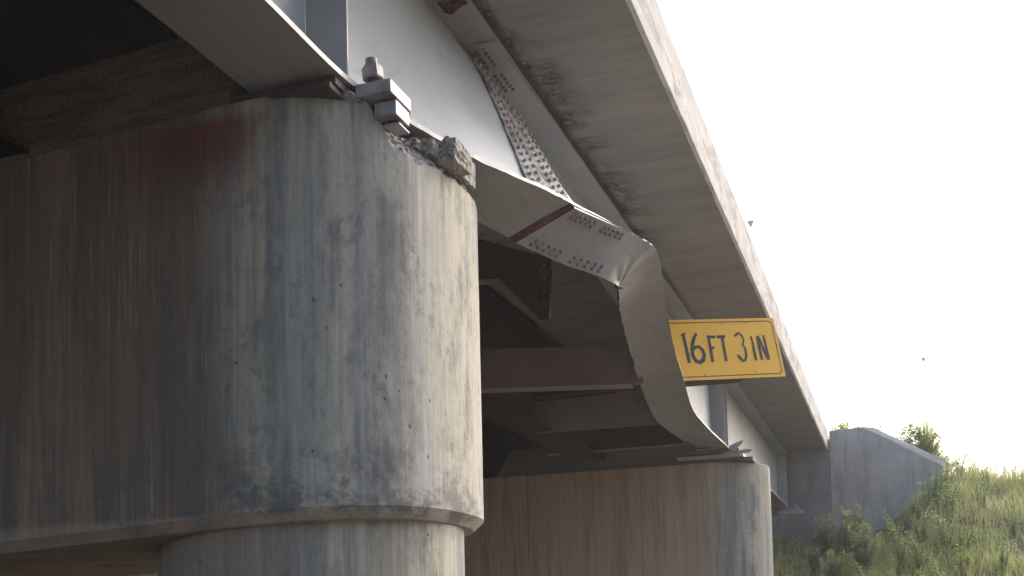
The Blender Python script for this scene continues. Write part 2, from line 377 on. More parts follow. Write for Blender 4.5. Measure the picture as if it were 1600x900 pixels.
# ------------------------------------------------------------------ piers
PW = 2.5
def sgnp(v, e): return math.copysign(abs(v) ** e, v)
def endpt(cx, cy, R, a, pw): return (cx + R * sgnp(math.cos(a), 2 / pw), cy + R * sgnp(math.sin(a), 2 / pw))
def rim(th, R):        # radius of the near pier end in direction th (degrees)
    c, s_ = abs(math.cos(R_(th))), abs(math.sin(R_(th))); return R / ((c ** PW + s_ ** PW) ** (1 / PW))
def stadium(cx, cy, R, xl, n=96, pw=2.0):
    """plan outline, right end rounded"""
    pts = [endpt(cx, cy, R, a, pw) for a in [(-.5 + i / n) * math.pi for i in range(n + 1)]]
    k = int((cx - xl) / .5) + 1
    back = [(cx + (xl - cx) * i / k, cy + R) for i in range(1, k + 1)]
    front = [(xl + (cx - xl) * i / k, cy - R) for i in range(0, k)]
    return pts + back + front
def cap_bm(cx, cy, R, xl, zb, zt, ch, shear, topround=.015, pw=2.0):
    prof = [(zb, -ch - .02), (zb + .004, -ch), (zb + ch, 0), (zb + ch + .02, 0), (zt - topround, 0), (zt, -topround)]
    b = bmesh.new(); rings = []
    for z, off in prof:
        rings.append([b.verts.new((x, y, z + shear * (x - cx))) for x, y in stadium(cx, cy, R + off, xl, pw=pw)])
    n = len(rings[0])
    for a, c in zip(rings[:-1], rings[1:]):
        for i in range(n): b.faces.new((a[i], a[(i+1) % n], c[(i+1) % n], c[i]))
    b.faces.new(rings[0][::-1]); b.faces.new(rings[-1])
    return b
def column_bm(cx, cy, r, z0, z1):
    b = bmesh.new(); n = 96
    A = [b.verts.new((cx + r * math.cos(2*math.pi*i/n), cy + r * math.sin(2*math.pi*i/n), z0)) for i in range(n)]
    B = [b.verts.new((v.co.x, v.co.y, z1)) for v in A]
    for i in range(n): b.faces.new((A[i], A[(i+1) % n], B[(i+1) % n], B[i]))
    b.faces.new(A[::-1]); b.faces.new(B); return b

P1 = (-4.13, 7.25); R1 = 1.25
pier = thing('bridge_pier', (-4.08, 7.25, GZ), 'huge near concrete pier with rounded end and smashed top corner', 'bridge pier', 'concrete piers under the bridge')
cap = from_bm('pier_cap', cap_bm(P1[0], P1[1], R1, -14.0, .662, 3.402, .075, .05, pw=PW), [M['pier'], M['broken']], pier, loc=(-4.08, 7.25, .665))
for x, r in ((-4.08, 1.106), (-11.6, 1.106)):
    c = from_bm('column', column_bm(x, 7.25, r, GZ - .2, .72 + .05 * (x + 4.08)), M['pier_col'], pier, loc=(x, 7.25, GZ), smooth=40)
# the smashed corner: cut the cap with a rough surface
def onrim(px, py):
    q = ray(px, py); lo_, hi_ = 4.0, None; best = None
    for k in range(400):
        t = (5.2 + k * .01); p = q * (t / q.y); dx, dy = p.x - P1[0], p.y - P1[1]
        v = math.hypot(dx, dy) - rim(math.degrees(math.atan2(dy, dx)), R1)
        if best is None or v < best[0]: best = (v, p)
        if v < 0: break
    p = best[1] if v >= 0 else p
    return math.degrees(math.atan2(p.y - P1[1], p.x - P1[0])), p.z
TH, ZB = [], []
for px, py in [(566, 157), (588, 194), (607, 220), (638, 252), (678, 264), (708, 284), (738, 312)]:
    a_, z_ = onrim(px, py); TH.append(a_); ZB.append(z_)
TH = [TH[0] - 12, TH[0] - 2] + TH + [max(TH[-1] + 12, 30), 55, 75, 85]
ZB = [3.62, 3.50] + ZB + [ZB[-1], 3.22, 3.5, 3.7]
def cutz(x, y):
    dx, dy = x - P1[0], y - P1[1]; r = math.hypot(dx, dy); th = math.degrees(math.atan2(dy, dx))
    j = 5 * fbm((x * 5, y * 5, 1), 3)
    zb = crv(TH, ZB, th + j * .6)
    d = rim(th, R1) - r
    z = zb + (1.5 * min(d, .09) if d > 0 else d * .3) + (.8 * max(0, d - .09)) 
    z += .030 * fbm((x * 9, y * 9, 0), 5) + .016 * fbm((x * 30, y * 30, 2), 3) + .02 * abs(fbm((x * 16, y * 16, 5), 3))
    if th < -70 or th > 88: z = max(z, 3.8)
    return z
N = 110; x0, x1, y0, y1 = -3.80, -2.66, 5.9, 8.65
gx = [x0 + (x1 - x0) * i / (N * .7) for i in range(int(N * .7) + 1)]; gy = [y0 + (y1 - y0) * i / (N * 1.6) for i in range(int(N * 1.6) + 1)]
b = bmesh.new(); lo = []; hi = []
for y in gy:
    lo.append([b.verts.new((x, y, cutz(x, y) if not (x == gx[0]) else 4.0)) for x in gx])
for j in range(len(gy) - 1):
    for i in range(len(gx) - 1): b.faces.new((lo[j][i], lo[j][i+1], lo[j+1][i+1], lo[j+1][i]))
# close upwards into a solid
ring = [lo[0][i] for i in range(len(gx))] + [lo[j][-1] for j in range(1, len(gy))] + [lo[-1][i] for i in range(len(gx) - 2, -1, -1)] + [lo[j][0] for j in range(len(gy) - 2, 0, -1)]
up = [b.verts.new((v.co.x, v.co.y, 4.6)) for v in ring]; nr = len(ring)
for i in range(nr): b.faces.new((ring[i], up[i], up[(i+1) % nr], ring[(i+1) % nr]))
b.faces.new(up)
for f in b.faces: f.material_index = 1
cut = from_bm('cutter', b, [M['pier'], M['broken']])
md = cap.modifiers.new('cut', 'BOOLEAN'); md.operation = 'DIFFERENCE'; md.object = cut; md.solver = 'EXACT'
dg = bpy.context.evaluated_depsgraph_get(); dg.update()
nm = bpy.data.meshes.new_from_object(cap.evaluated_get(dg)); cap.modifiers.clear(); old = cap.data; cap.data = nm; nm.name = 'pier_cap'
bpy.data.objects.remove(cut, do_unlink=True)
nm.polygons.foreach_set('use_smooth', [True] * len(nm.polygons)); nm.set_sharp_from_angle(angle=R_(28))
# broken block still standing on the corner
def rock(name, c, sx, sy, sz, mat, parent, seed, sub=4, amp=.16, box=.75):
    b = bmesh.new(); bmesh.ops.create_icosphere(b, subdivisions=sub, radius=1)
    for v in b.verts:
        p = v.co.copy(); mx = max(abs(p.x), abs(p.y), abs(p.z)); q = p.lerp(p / mx, box)
        q *= 1 + .05 * fbm(p * 9, 4) + amp * fbm(p * 1.6 + Vector((seed, 0, 0)), 5) + .4 * amp * abs(fbm(p * 6 + Vector((0, seed, 0)), 3))
        v.co = Vector((c[0] + q.x * sx, c[1] + q.y * sy, c[2] + q.z * sz))
    return from_bm(name, b, mat, parent, loc=c, smooth=35)
for q, (px, py, y_, sx, sy, sz) in enumerate([(706, 248, 7.10, .098, .16, .088), (672, 242, 6.98, .085, .14, .058), (728, 268, 7.40, .034, .12, .10), (648, 232, 6.85, .06, .10, .035)]):
    rock('broken_concrete', tuple(onY(px, py, y_)), sx, sy, sz, M['broken_warm'] if q < 2 else M['broken'], pier, 20 + q * 3, 5, .15, .74)
for k in range(60):
    th = R_(random.uniform(-44, 6)); r = rim(math.degrees(th), R1) - random.uniform(.02, .17); s = random.uniform(.008, .024)
    x, y = P1[0] + r * math.cos(th), P1[1] + r * math.sin(th)
    rock('rubble', (x, y, cutz(x, y) + s * .4), s, s, s * .8, M['broken'], pier, k, 2, .4, .4)

P2 = (-3.77, 23.95)
pier2 = thing('bridge_pier', (P2[0], P2[1], GZ), 'farther brown concrete pier wall with rounded grey end beyond the bent girder', 'bridge pier', 'concrete piers under the bridge')
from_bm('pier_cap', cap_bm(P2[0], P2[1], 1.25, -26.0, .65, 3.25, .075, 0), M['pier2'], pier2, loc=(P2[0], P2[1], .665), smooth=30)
for x in (P2[0], -11.3, -18.8): from_bm('column', column_bm(x, P2[1], 1.106, GZ - .3, .66), M['pier_col'], pier2, loc=(x, P2[1], GZ), smooth=40)
for xj in (-7.55, -5.05): from_bm('form_joint', box_bm(xj, xj + .012, 22.694, 22.702, .75, 3.24), M['abut'], pier2)

# ------------------------------------------------------------------ deck
Y0, Y1 = -9.0, 35.9
deck = thing('bridge_deck', (-2, Y0, 5.25), 'long concrete bridge deck overhanging the girder with pale mottled edge', 'bridge deck')
XF = -1.96
b = prism_bm([(-24, 5.30), (-24, 5.55), (XF - .45, 5.55), (XF - .45, 5.36), (XF - .45, 5.30)], 'y', Y0, Y1)
from_bm('slab', b, M['deck'], deck)
b = prism_bm([(XF, 5.285), (XF, 5.885), (XF - .02, 5.905), (XF - .44, 5.905), (XF - .44, 5.32), (XF - .035, 5.25)], 'y', Y0, Y1)
bm2 = bmesh.new(); join(bm2, b)
bmesh.ops.bisect_plane(bm2, geom=bm2.verts[:] + bm2.edges[:] + bm2.faces[:], plane_co=(0, 0, 0), plane_no=(0, 1, 0))
from_bm('edge_beam', bm2, M['fascia'], deck, loc=(XF, 0, 5.25))
# soffit sheet of the overhang, recessed where it has spalled
xs = [-3.30 + i * (1.30 / 52) for i in range(53)]
ys = [Y0 + .5 * i for i in range(int((7.4 - Y0) / .5) + 1)]; y = 7.42
while y < 15.2: ys.append(y); y += .022
while y < Y1: ys.append(y); y += .25
ys.append(Y1)
vs = []
for y in ys:
    for x in xs:
        d = x + 3.20; z = 5.25
        if 7.4 < y < 15.2 and .02 < d < .9:
            msk = max(0, 1 - d / (.12 + .34 * max(0, fbm((1.5, y * 1.3, 2), 3) + .25)))
            a = fbm((x * 4, y * 2.2, 0), 3)
            msk *= min(1, max(0, (fbm((0, y * 1.1, 9), 2) + .22) * 4)) * min(1, (y - 7.4) * 2, (15.2 - y) * 2)
            if msk > 0: z += min(1, msk * 3) * (.030 + .03 * abs(a) + .022 * fbm((x * 14, y * 22, 1), 4))
        vs.append((x, y, max(z, 5.248)))
nx = len(xs); fs = [(j*nx+i, (j+1)*nx+i, (j+1)*nx+i+1, j*nx+i+1) for j in range(len(ys)-1) for i in range(nx-1)]
mk('overhang_soffit', vs, fs, M['soffit'], deck, loc=(-3.20, 0, 5.25), smooth=30)

# ------------------------------------------------------------------ damaged outer girder
ST = [  # (outer x,y,z) (inner x,y,z) of the bottom flange underside
 ((-3.20, -8.0, 3.50), (-3.86, -8.0, 3.50)), ((-3.20, 2.0, 3.50), (-3.86, 2.0, 3.50)), ((-3.20, 5.2, 3.50), (-3.86, 5.2, 3.50)), ((-3.205, 6.2, 3.50), (-3.86, 6.2, 3.50)),
]
pix = [((640,192),(505,195)), ((735,245),(622,290)), ((800,274),(700,322)), ((858,300),(745,345)), ((903,323),(812,380)), ((945,343),(875,410)),
 ((975,358),(930,430)), ((1000,371),(956,441)), ((1019,383),(965,446)), ((1030,400),(967,456)), ((1036,440),(968,480)), ((1043,490),(975,515)),
 ((1053,540),(988,563)), ((1068,592),(1003,608)), ((1083,640),(1026,657)), ((1105,668),(1058,682)), ((1139,701),(1092,698))]
inz = {0: (-3.80, 6.88, 3.50), 1: (-3.52, 7.563, 3.44)}
for k, (o, i) in enumerate(pix):
    a = onZ(*o, 3.5)
    bb = Vector(inz[k]) if k in inz else onY(*i, a.y)
    ST.append((tuple(a), tuple(bb)))
def catmull(P, sub, kink=()):
    out = []
    for i in range(len(P) - 1):
        p0 = Vector(P[i-1]) if i > 0 and i not in kink else Vector(P[i]); p1, p2 = Vector(P[i]), Vector(P[i+1])
        p3 = Vector(P[i+2]) if i + 2 < len(P) and (i+1) not in kink else p2
        for k in range(sub):
            t = k / sub
            m1 = (p2 - p0) / 2; m2 = (p3 - p1) / 2; L = (p2 - p1).length
            if m1.length > L: m1 *= L / m1.length
            if m2.length > L: m2 *= L / m2.length
            out.append(p1 * (2*t**3 - 3*t**2 + 1) + m1 * (t**3 - 2*t**2 + t) + p2 * (-2*t**3 + 3*t**2) + m2 * (t**3 - t**2))
    out.append(Vector(P[-1])); return out
SUB = 8
OUT = catmull([s[0] for s in ST], SUB); INN = catmull([s[1] for s in ST], SUB, kink=(12,))
TF = .036
girder = thing('steel_girder', (-3.53, 7.25, 3.5), 'pale steel outer girder torn and buckled outward from the near pier to the far pier', 'bridge girder', 'painted steel girders along the bridge')
nW = 12; vs = []; K = len(OUT)
def fl_norm(k):
    a, b = max(0, k - 1), min(K - 1, k + 1)
    d = (OUT[b] - OUT[a] + INN[b] - INN[a]).normalized(); w = (OUT[k] - INN[k]).normalized()
    n = w.cross(d); return n if n.z > 0 else -n
# make sure normals stay continuous
NRM = [fl_norm(k) for k in range(K)]
for k in range(1, K):
    if NRM[k].dot(NRM[k-1]) < 0: NRM[k] = -NRM[k]
for k in range(K):
    for side in (0, 1):
        for j in range(nW + 1):
            t = j / nW; p = OUT[k].lerp(INN[k], t); 
            dm = 1 if 7.0 < p.y < 22 else 0
            p = p + NRM[k] * (dm * (.010 * fbm((p.x * 2.2, p.y * 2.2, 0), 3) + .012 * math.sin(math.pi * t)))
            if dm and j in (0, nW): p = p + (OUT[k] - INN[k]).normalized() * ((.022 if j == nW and p.y > 10 else .008) * fbm((p.y * 9, t * 9, 3), 4))
            fk = k - 12 * SUB
            if dm and abs(fk) < 3 * SUB:
                q_ = p - INN[12 * SUB]; rr = q_.length; an = math.atan2(q_.dot((OUT[k] - INN[k]).normalized()), q_.y)
                p = p + NRM[k] * (.020 * math.exp(-(rr / .22) ** 2) * math.sin(an * 9 + 1) - .012 * math.exp(-((fk + 3 * t) / 2.0) ** 2) + .010 * math.exp(-((fk - 6 + 3 * t) / 2.0) ** 2))
            # torn inner corner at the fold
            if j >= nW - 1 and abs(k - 12 * SUB) <= 2: p = p + NRM[k] * .03 * (3 - abs(k - 12 * SUB)) / 3 + (OUT[k] - INN[k]).normalized() * random.uniform(0, .045)
            vs.append(p + NRM[k] * (TF * side))
W2 = 2 * (nW + 1); fs = []; mi = []
for k in range(K - 1):
    a, c = k * W2, (k + 1) * W2
    for j in range(nW):
        fs.append((a+j, a+j+1, c+j+1, c+j)); mi.append(0)
        s = nW + 1; fs.append((a+s+j, c+s+j, c+s+j+1, a+s+j+1)); mi.append(0)
    s = nW + 1
    fs.append((a, c, c+s, a+s)); mi.append(1)
    fs.append((a+nW, a+s+nW, c+s+nW, c+nW)); mi.append(2 if 8.3 < OUT[k].y < 22 else 0)
for a in (0, (K-1) * W2):
    for j in range(nW): fs.append((a+j, a+j+1, a+nW+1+j+1, a+nW+1+j)); mi.append(0)
mk('bottom_flange', vs, fs, [M['flange'], M['bearing'], M['rust']], girder, smooth=40, midx=mi)
def flange_at(y):
    for k in range(K - 1):
        y1, y2 = (OUT[k].y + INN[k].y) / 2, (OUT[k+1].y + INN[k+1].y) / 2
        if y1 <= y <= y2:
            t = (y - y1) / (y2 - y1 + 1e-9)
            return OUT[k].lerp(OUT[k+1], t), INN[k].lerp(INN[k+1], t), NRM[k].lerp(NRM[k+1], t)
    return OUT[-1], INN[-1], NRM[-1]
XW = -3.53; ZT = 5.215
def webpt(y, s):
    o, i, n = flange_at(y); bot = o.lerp(i, .5) + n * TF
    top = Vector((XW, y, ZT)); dsp = max(0, bot.x - XW)
    p = top.lerp(bot, s); e = crv([6.5, 8.2, 8.9, 9.5, 9.9, 10.4, 14, 20], [1.15, 1.05, .92, .95, 1.5, 2.6, 2.0, 1.3], y)
    p.x = top.x + (bot.x - top.x) * s ** e
    # the web bulges where it was pushed out
    p.x += .03 * dsp * math.sin(math.pi * s) * math.sin(1.3 * y)
    p.x += (.012 if dsp > .05 else 0) * fbm((y * 1.4, s * 3, 4), 3)
    return p
ysw = [-8 + .8 * i for i in range(17)] + [5.7 + .12 * i for i in range(142)]
ysw = [y for y in ysw if y <= 22.65]; nS = 24; vs = []; TW = .014
for y in ysw:
    for s in range(nS + 1):
        p = webpt(y, s / nS); vs.append(p)
base = len(vs)
for q in range(base): vs.append(vs[q] - Vector((TW, 0, 0)))
fs = []; n1 = nS + 1
for j in range(len(ysw) - 1):
    for s in range(nS):
        fs.append((j*n1+s, j*n1+s+1, (j+1)*n1+s+1, (j+1)*n1+s)); fs.append((base+j*n1+s, base+(j+1)*n1+s, base+(j+1)*n1+s+1, base+j*n1+s+1))
for j in (0, len(ysw) - 1):
    for s in range(nS): fs.append((j*n1+s, j*n1+s+1, base+j*n1+s+1, base+j*n1+s))
mk('web', vs, fs, M['web'], girder, smooth=50)
from_bm('top_flange', box_bm(-3.86, -3.20, -8, 22.65, ZT, ZT + .034, .004), M['steel'], girder)
def stiff(y, parent, mat=None, z0=3.537, z1=ZT, th=.02):
    from_bm('stiffener', box_bm(-3.522, -3.222, y - th / 2, y + th / 2, z0, z1, .003), mat or M['steel'], parent)
    from_bm('stiffener', box_bm(-3.84, -3.546, y - th / 2, y + th / 2, z0, z1, .003), mat or M['steel'], parent)
stiff(6.24, girder); stiff(1.0, girder); stiff(-4.0, girder); stiff(22.50, girder)

# bolts: one domed hexagon mesh copied many times
def bolt_mesh(r=.017, h=.015, mat='bolt', seg=6):
    b = bmesh.new(); rings = []
    for rr, z in ((1.0, 0), (1.0, .62), (.8, .95), (.35, 1.05)):
        rings.append([b.verts.new((r * rr * math.cos(2*math.pi*i/seg), r * rr * math.sin(2*math.pi*i/seg), h * z)) for i in range(seg)])
    for a, c in zip(rings[:-1], rings[1:]):
        for i in range(seg): b.faces.new((a[i], a[(i+1) % seg], c[(i+1) % seg], c[i]))
    b.faces.new(rings[-1]); b.faces.new(rings[0][::-1])
    me = bpy.data.meshes.new('bolt'); b.to_mesh(me); b.free(); me.materials.append(M[mat]); return me
BM = bolt_mesh(.017, .026, 'bolt_light', 8)
BMR = bolt_mesh(.016, .024)
def put_bolt(parent, pos, nrm, me):
    o = bpy.data.objects.new('bolt', me); col.objects.link(o); o.parent = parent
    o.location = Vector(pos) - worldpos(parent); o.rotation_mode = 'QUATERNION'
    q = Vector(nrm).normalized().to_track_quat('Z', 'Y')
    o.rotation_quaternion = q @ Matrix.Rotation(random.uniform(0, 1), 3, 'Z').to_quaternion()
    return o
# web splice plate, following the buckled web
def wn(y, s):
    a = webpt(y + .02, s) - webpt(y - .02, s); c = webpt(y, s + .01) - webpt(y, s - .01)
    n = a.cross(c).normalized(); return n if n.x > 0 else -n
def yl(s): return 9.12 - .38 * s      # left edge leans with the push
WSP = .56
vs = []; nu, nvv = 12, 40
for j in range(nvv + 1):
    s = .03 + .93 * j / nvv
    for i in range(nu + 1):
        y = yl(s) + WSP * i / nu; p = webpt(y, s) + wn(y, s) * (.019 + .004 * fbm((y * 9, s * 20, 0), 3))
        if i == 0: p.y += .015 * fbm((s * 20, 1, 1), 3)
        vs.append(p)
base = len(vs); 
for j in range(nvv + 1):
    for i in range(nu + 1): vs.append(vs[j*(nu+1)+i] - Vector((.018, 0, 0)))
n1 = nu + 1; fs = []
for j in range(nvv):
    for i in range(nu): fs.append((j*n1+i, j*n1+i+1, (j+1)*n1+i+1, (j+1)*n1+i))
    fs.append((j*n1, (j+1)*n1, base+(j+1)*n1, base+j*n1)); fs.append((j*n1+nu, base+j*n1+nu, base+(j+1)*n1+nu, (j+1)*n1+nu))
for i in range(nu): fs.append((i, base+i, base+i+1, i+1)); q = nvv*n1; fs.append((q+i, q+i+1, base+q+i+1, base+q+i))
wsp = mk('web_splice_plate', vs, fs, M['splice'], girder, smooth=40)
for c in range(4):
    for r in range(24):
        s = .05 + .88 * r / 23; y = yl(s) + WSP * (.13 + [0, .21, .53, .74][c]); put_bolt(wsp, webpt(y, s) + wn(y, s) * .021, wn(y, s), BM)
# bottom splice plate under the flange
vs = []; nk, nj = 16, 8
ya, yb = 8.78, 9.62
for k in range(nk + 1):
    y = ya + (yb - ya) * k / nk; o, i, n = flange_at(y)
    for j in range(nj + 1):
        t = .015 + .97 * j / nj; p = o.lerp(i, t) - n * .004
        p = p - n * .004; vs.append(p)
base = len(vs)
for k in range(nk + 1):
    n = flange_at(ya + (yb - ya) * k / nk)[2]
    for j in range(nj + 1): vs.append(vs[k*(nj+1)+j] - n * .026)
n1 = nj + 1; fs = []; mi = []
for k in range(nk):
    for j in range(nj): fs.append((base+k*n1+j, base+k*n1+j+1, base+(k+1)*n1+j+1, base+(k+1)*n1+j)); mi.append(0)
    fs.append((k*n1, (k+1)*n1, base+(k+1)*n1, base+k*n1)); mi.append(2); fs.append((k*n1+nj, base+k*n1+nj, base+(k+1)*n1+nj, (k+1)*n1+nj)); mi.append(0)
for j in range(nj):
    fs.append((j, base+j, base+j+1, j+1)); mi.append(1); q = nk*n1; fs.append((q+j, q+j+1, base+q+j+1, base+q+j)); mi.append(0)
bsp = mk('bottom_splice_plate', vs, fs, [M['flange'], M['rust'], M['bearing']], girder, smooth=40, midx=mi)
o, i, n = flange_at(ya - .01); o2, i2, n2 = flange_at(ya - .05)
sv = [o2 - n2 * .006, i2 - n2 * .006, i - n * .032, o - n * .032, o2 , i2 , i , o]
mk('splice_edge', [sv[q] for q in range(8)], [(0,1,2,3), (4,7,6,5), (0,3,7,4), (1,5,6,2), (0,4,5,1), (3,2,6,7)], M['rust'], bsp)
for tt in ((.10, .19), (.80, .90)):
    for y0_ in (8.87, 9.24):
        for q in range(5):
            for t_ in tt:
                y = y0_ + q * .060; o, i, n = flange_at(y); put_bolt(bsp, o.lerp(i, t_) - n * .034, -n, BMR)
# top splice plate on the underside of the top flange
tsp = from_bm('top_splice_plate', box_bm(-3.46, -3.205, 9.05, 10.35, ZT - .024, ZT - .002, .003), M['steel'], girder)
for y0_ in (9.12, 9.62):
    for q in range(5):
        for x in (-3.42, -3.35): put_bolt(tsp, (x, y0_ + q * .075, ZT - .024), (0, 0, -1), BMR)
nc = INN[12 * SUB]
for q in range(5):
    c0 = nc + Vector((random.uniform(-.02, .03), random.uniform(-.05, .05), random.uniform(-.03, .01)))
    vsq = [c0 + Vector((random.uniform(-.035, .035), random.uniform(-.03, .03), random.uniform(-.035, .025))) for _ in range(4)]
    mk('torn_flange_edge', vsq, [(0,1,2), (0,2,3), (0,3,1), (1,3,2)], M['bearing'] if q % 2 else M['rust'], girder)
# torn rusty patch at the top flange
tp = [(683,5), (700,8), (708,0), (720,-4), (731,6), (716,14), (706,23), (694,20), (690,13)]
tv = [onZ(px, py, 5.205 - .04 * (k % 3 == 0) - .02 * (k % 2)) for k, (px, py) in enumerate(tp)]
cen = sum(tv, Vector()) / len(tv) + Vector((0, 0, .004)); n_ = len(tv)
mk('torn_flange_edge', tv + [cen, ] + [v + Vector((0, 0, .006)) for v in tv], [(k, (k+1) % n_, n_) for k in range(n_)] + [(k, k+n_+1, (k+1) % n_ + n_+1, (k+1) % n_) for k in range(n_)], M['rust'], girder)
# debris of the web brace hanging on the flange behind the fold
# ------------------------------------------------------------------ sound girders
def plain_girder(x, y0, y1, label, web, fl, group='painted steel girders along the bridge', redge=False, stf=()):
    g = thing('steel_girder', (x, y0, 3.5), label, 'bridge girder', group)
    from_bm('bottom_flange', box_bm(x - .33, x + .33, y0, y1, 3.5, 3.536, .003), fl, g)
    if redge: from_bm('rust_line', box_bm(x + .331, x + .336, y0, y1, 3.503, 3.533), M['rust'], g)
    from_bm('web', box_bm(x - .008, x + .008, y0, y1, 3.538, ZT - .002), web, g)
    from_bm('top_flange', box_bm(x - .33, x + .33, y0, y1, ZT, ZT + .034, .003), fl, g)
    for y in stf:
        from_bm('stiffener', box_bm(x + .01, x + .31, y - .01, y + .01, 3.538, ZT - .002, .002), M['steel'] if web is M['web2'] else fl, g)
    return g
plain_girder(-3.53, 22.68, 35.85, 'straight pale steel girder between the far pier and the abutment', M['web2'], M['steel'], stf=(22.9, 35.6))
LB = ['second girder from the outside with a red line on its flange edge', 'third girder inward in the dark under the deck', 'fourth girder inward in the dark under the deck', 'fifth girder inward in the dark under the deck', 'innermost dark girder at the far side of the deck']
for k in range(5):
    plain_girder(-6.15 - 3.1 * k, -8, 35.85, LB[k], M['dark_steel'], M['deep_shade'], redge=(k == 0))

# ------------------------------------------------------------------ cross frames between the girders
def plate_y(name, pts, y, th, mat, parent, w=0): return from_bm(name, prism_bm([(p[0], p[1]) for p in pts], 'y', y - th / 2, y + th / 2, w), mat, parent)
M['beam'] = mat_conc('stained beam', (.19, .145, .105), (.13, .11, .09), (.06, .05, .042), sc=(1, 1, 2.5), streak=(1.2, 2, 9), srange=(.42, .62), samt=.8)
d1 = thing('cross_beam', (-4.9, 6.35, 3.55), 'deep stained cross beam above the near pier in the dark', 'cross beam', 'cross beams between the girders')
plate_y('beam_web', [(-6.12, 3.42), (-6.12, 4.01), (-3.56, 4.14), (-3.56, 3.55)], 6.30, .05, M['beam'], d1)
d1b = thing('cross_beam', (-7.7, 6.35, 3.55), 'cross beam inboard of the second girder above the near pier', 'cross beam', 'cross beams between the girders')
plate_y('beam_web', [(-9.2, 3.28), (-9.2, 3.88), (-6.18, 4.0), (-6.18, 3.42)], 6.30, .05, M['beam'], d1b)
dA = thing('cross_beam', (-4.6, 15, 3.4), 'brown channel beam with a lit lower edge in the gap left of the bent flange', 'cross beam', 'cross beams between the girders')
plate_y('beam_web', [(-6.13, 3.50), (-6.13, 4.09), (-3.25, 3.85), (-3.25, 3.31)], 15, .02, M['brown_steel'], dA)
from_bm('beam_flange', prism_bm([(-6.13, 3.485), (-3.46, 3.315), (-3.46, 3.335), (-6.13, 3.505)], 'y', 14.96, 15.28), M['brown_steel'], dA)
dB = thing('cross_beam', (-5, 19, 3.4), 'dark tilted cross beam seen under the brown channel beam', 'cross beam', 'cross beams between the girders')
plate_y('beam_web', [(-6.13, 3.47), (-6.13, 4.04), (-3.56, 4.10), (-3.56, 3.44)], 19, .02, M['brown_steel'], dB)
from_bm('beam_flange', box_bm(-6.13, -3.56, 18.75, 19.02, 4.10, 4.12), M['dark_steel'], dB)
dC = thing('cross_beam', (-5, 22.85, 3.3), 'low grey cross beam sitting over the top of the far pier', 'cross beam', 'cross beams between the girders')
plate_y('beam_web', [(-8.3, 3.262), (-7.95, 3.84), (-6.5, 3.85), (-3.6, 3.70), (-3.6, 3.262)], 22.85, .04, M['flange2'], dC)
from_bm('beam_flange', box_bm(-7.1, -3.6, 22.74, 22.83, 3.66, 3.69, .004), M['steel'], dC)
# torn brace hanging in the gap beside the near pier
Yb = 10.6
br = thing('torn_brace', (-3.6, Yb, 3.6), 'torn brown brace with a thin bright sloping edge hanging right of the near pier', 'brace')
P = [onY(px, py, Yb) for px, py in [(700, 360), (852, 402), (842, 498), (780, 438), (700, 441)]]
plate_y('gusset', [(p.x, p.z) for p in P], Yb, .02, M['dark_steel'], br)
def barY(px0, py0, px1, py1, y, w, dy, mat, name, parent):
    a, c = onY(px0, py0, y), onY(px1, py1, y); d = (c - a).normalized(); n = Vector((-d.z, 0, d.x)) * w / 2
    return from_bm(name, prism_bm([(q.x, q.z) for q in (a - n, c - n, c + n, a + n)], 'y', y - dy, y + .012), mat, parent)
barY(700, 443, 780, 440, Yb - .02, .045, .02, M['brown_steel'], 'angle', br)
barY(780, 438, 844, 502, Yb - .02, .020, .012, M['brown_steel'], 'angle', br)
P = [onY(px, py, Yb - .1) for px, py in [(836, 385), (864, 395), (859, 497), (842, 500)]]
cp = plate_y('connection_plate', [(p.x, p.z) for p in P], Yb - .1, .016, M['rust'], br)
for py in (415, 435, 455, 475):
    c = onY(851, py, Yb - .12); put_bolt(cp, c, (0, -1, 0), BMR)
barY(862, 388, 858, 498, Yb - .12, .02, .03, M['dark_steel'], 'plate_rib', br)

# ------------------------------------------------------------------ bearings
def hexnut(name, c, r, h, mat, parent, tilt=0, stud=.05, studr=None):
    b = bmesh.new(); n = 6; prof = [(.92, 0), (1, .08), (1, .9), (.86, 1.0)]
    rings = [[b.verts.new((r * k * math.cos(2*math.pi*i/n + .3), r * k * math.sin(2*math.pi*i/n + .3), h * z)) for i in range(n)] for k, z in prof]
    for a, c2 in zip(rings[:-1], rings[1:]):
        for i in range(n): b.faces.new((a[i], a[(i+1) % n], c2[(i+1) % n], c2[i]))
    b.faces.new(rings[-1]); b.faces.new(rings[0][::-1])
    R = Matrix.Rotation(tilt, 3, 'Y')
    for v in b.verts: v.co = R @ v.co + Vector(c)
    return from_bm(name, b, mat, parent)
def stud(name, c0, c1, r, mat, parent):
    vs, fs = tube([c0, c1], [r, r], 14); return mk(name, vs, fs, mat, parent, smooth=40)
bg = thing('bridge_bearing', (-3.5, 6.45, 3.4), 'stacked grey steel bearing plates with a big nut on the broken near pier', 'bridge bearing', 'girder bearings on the piers')
from_bm('sole_plate', box_bm(-3.196, -2.944, 6.28, 6.60, 3.425, 3.512, .006), M['bearing'], bg)
from_bm('masonry_plate', box_bm(-3.10, -2.945, 6.36, 6.57, 3.312, 3.408, .006), M['bearing'], bg)
from_bm('bearing_pad', box_bm(-3.07, -2.95, 6.38, 6.60, 3.406, 3.427), M['rust'], bg)
from_bm('lower_plate', box_bm(-3.06, -2.95, 6.42, 6.58, 3.270, 3.284, .003), M['steel'], bg)
from_bm('lower_pad', box_bm(-3.04, -2.97, 6.44, 6.57, 3.285, 3.311), M['rust'], bg)
from_bm('base_plate', box_bm(-4.02, -3.235, 6.09, 6.75, 3.440, 3.497, .004), M['dark_steel'], bg)
from_bm('base_shim', box_bm(-3.98, -3.25, 6.04, 6.75, 3.398, 3.438, .004), M['dark_steel'], bg)
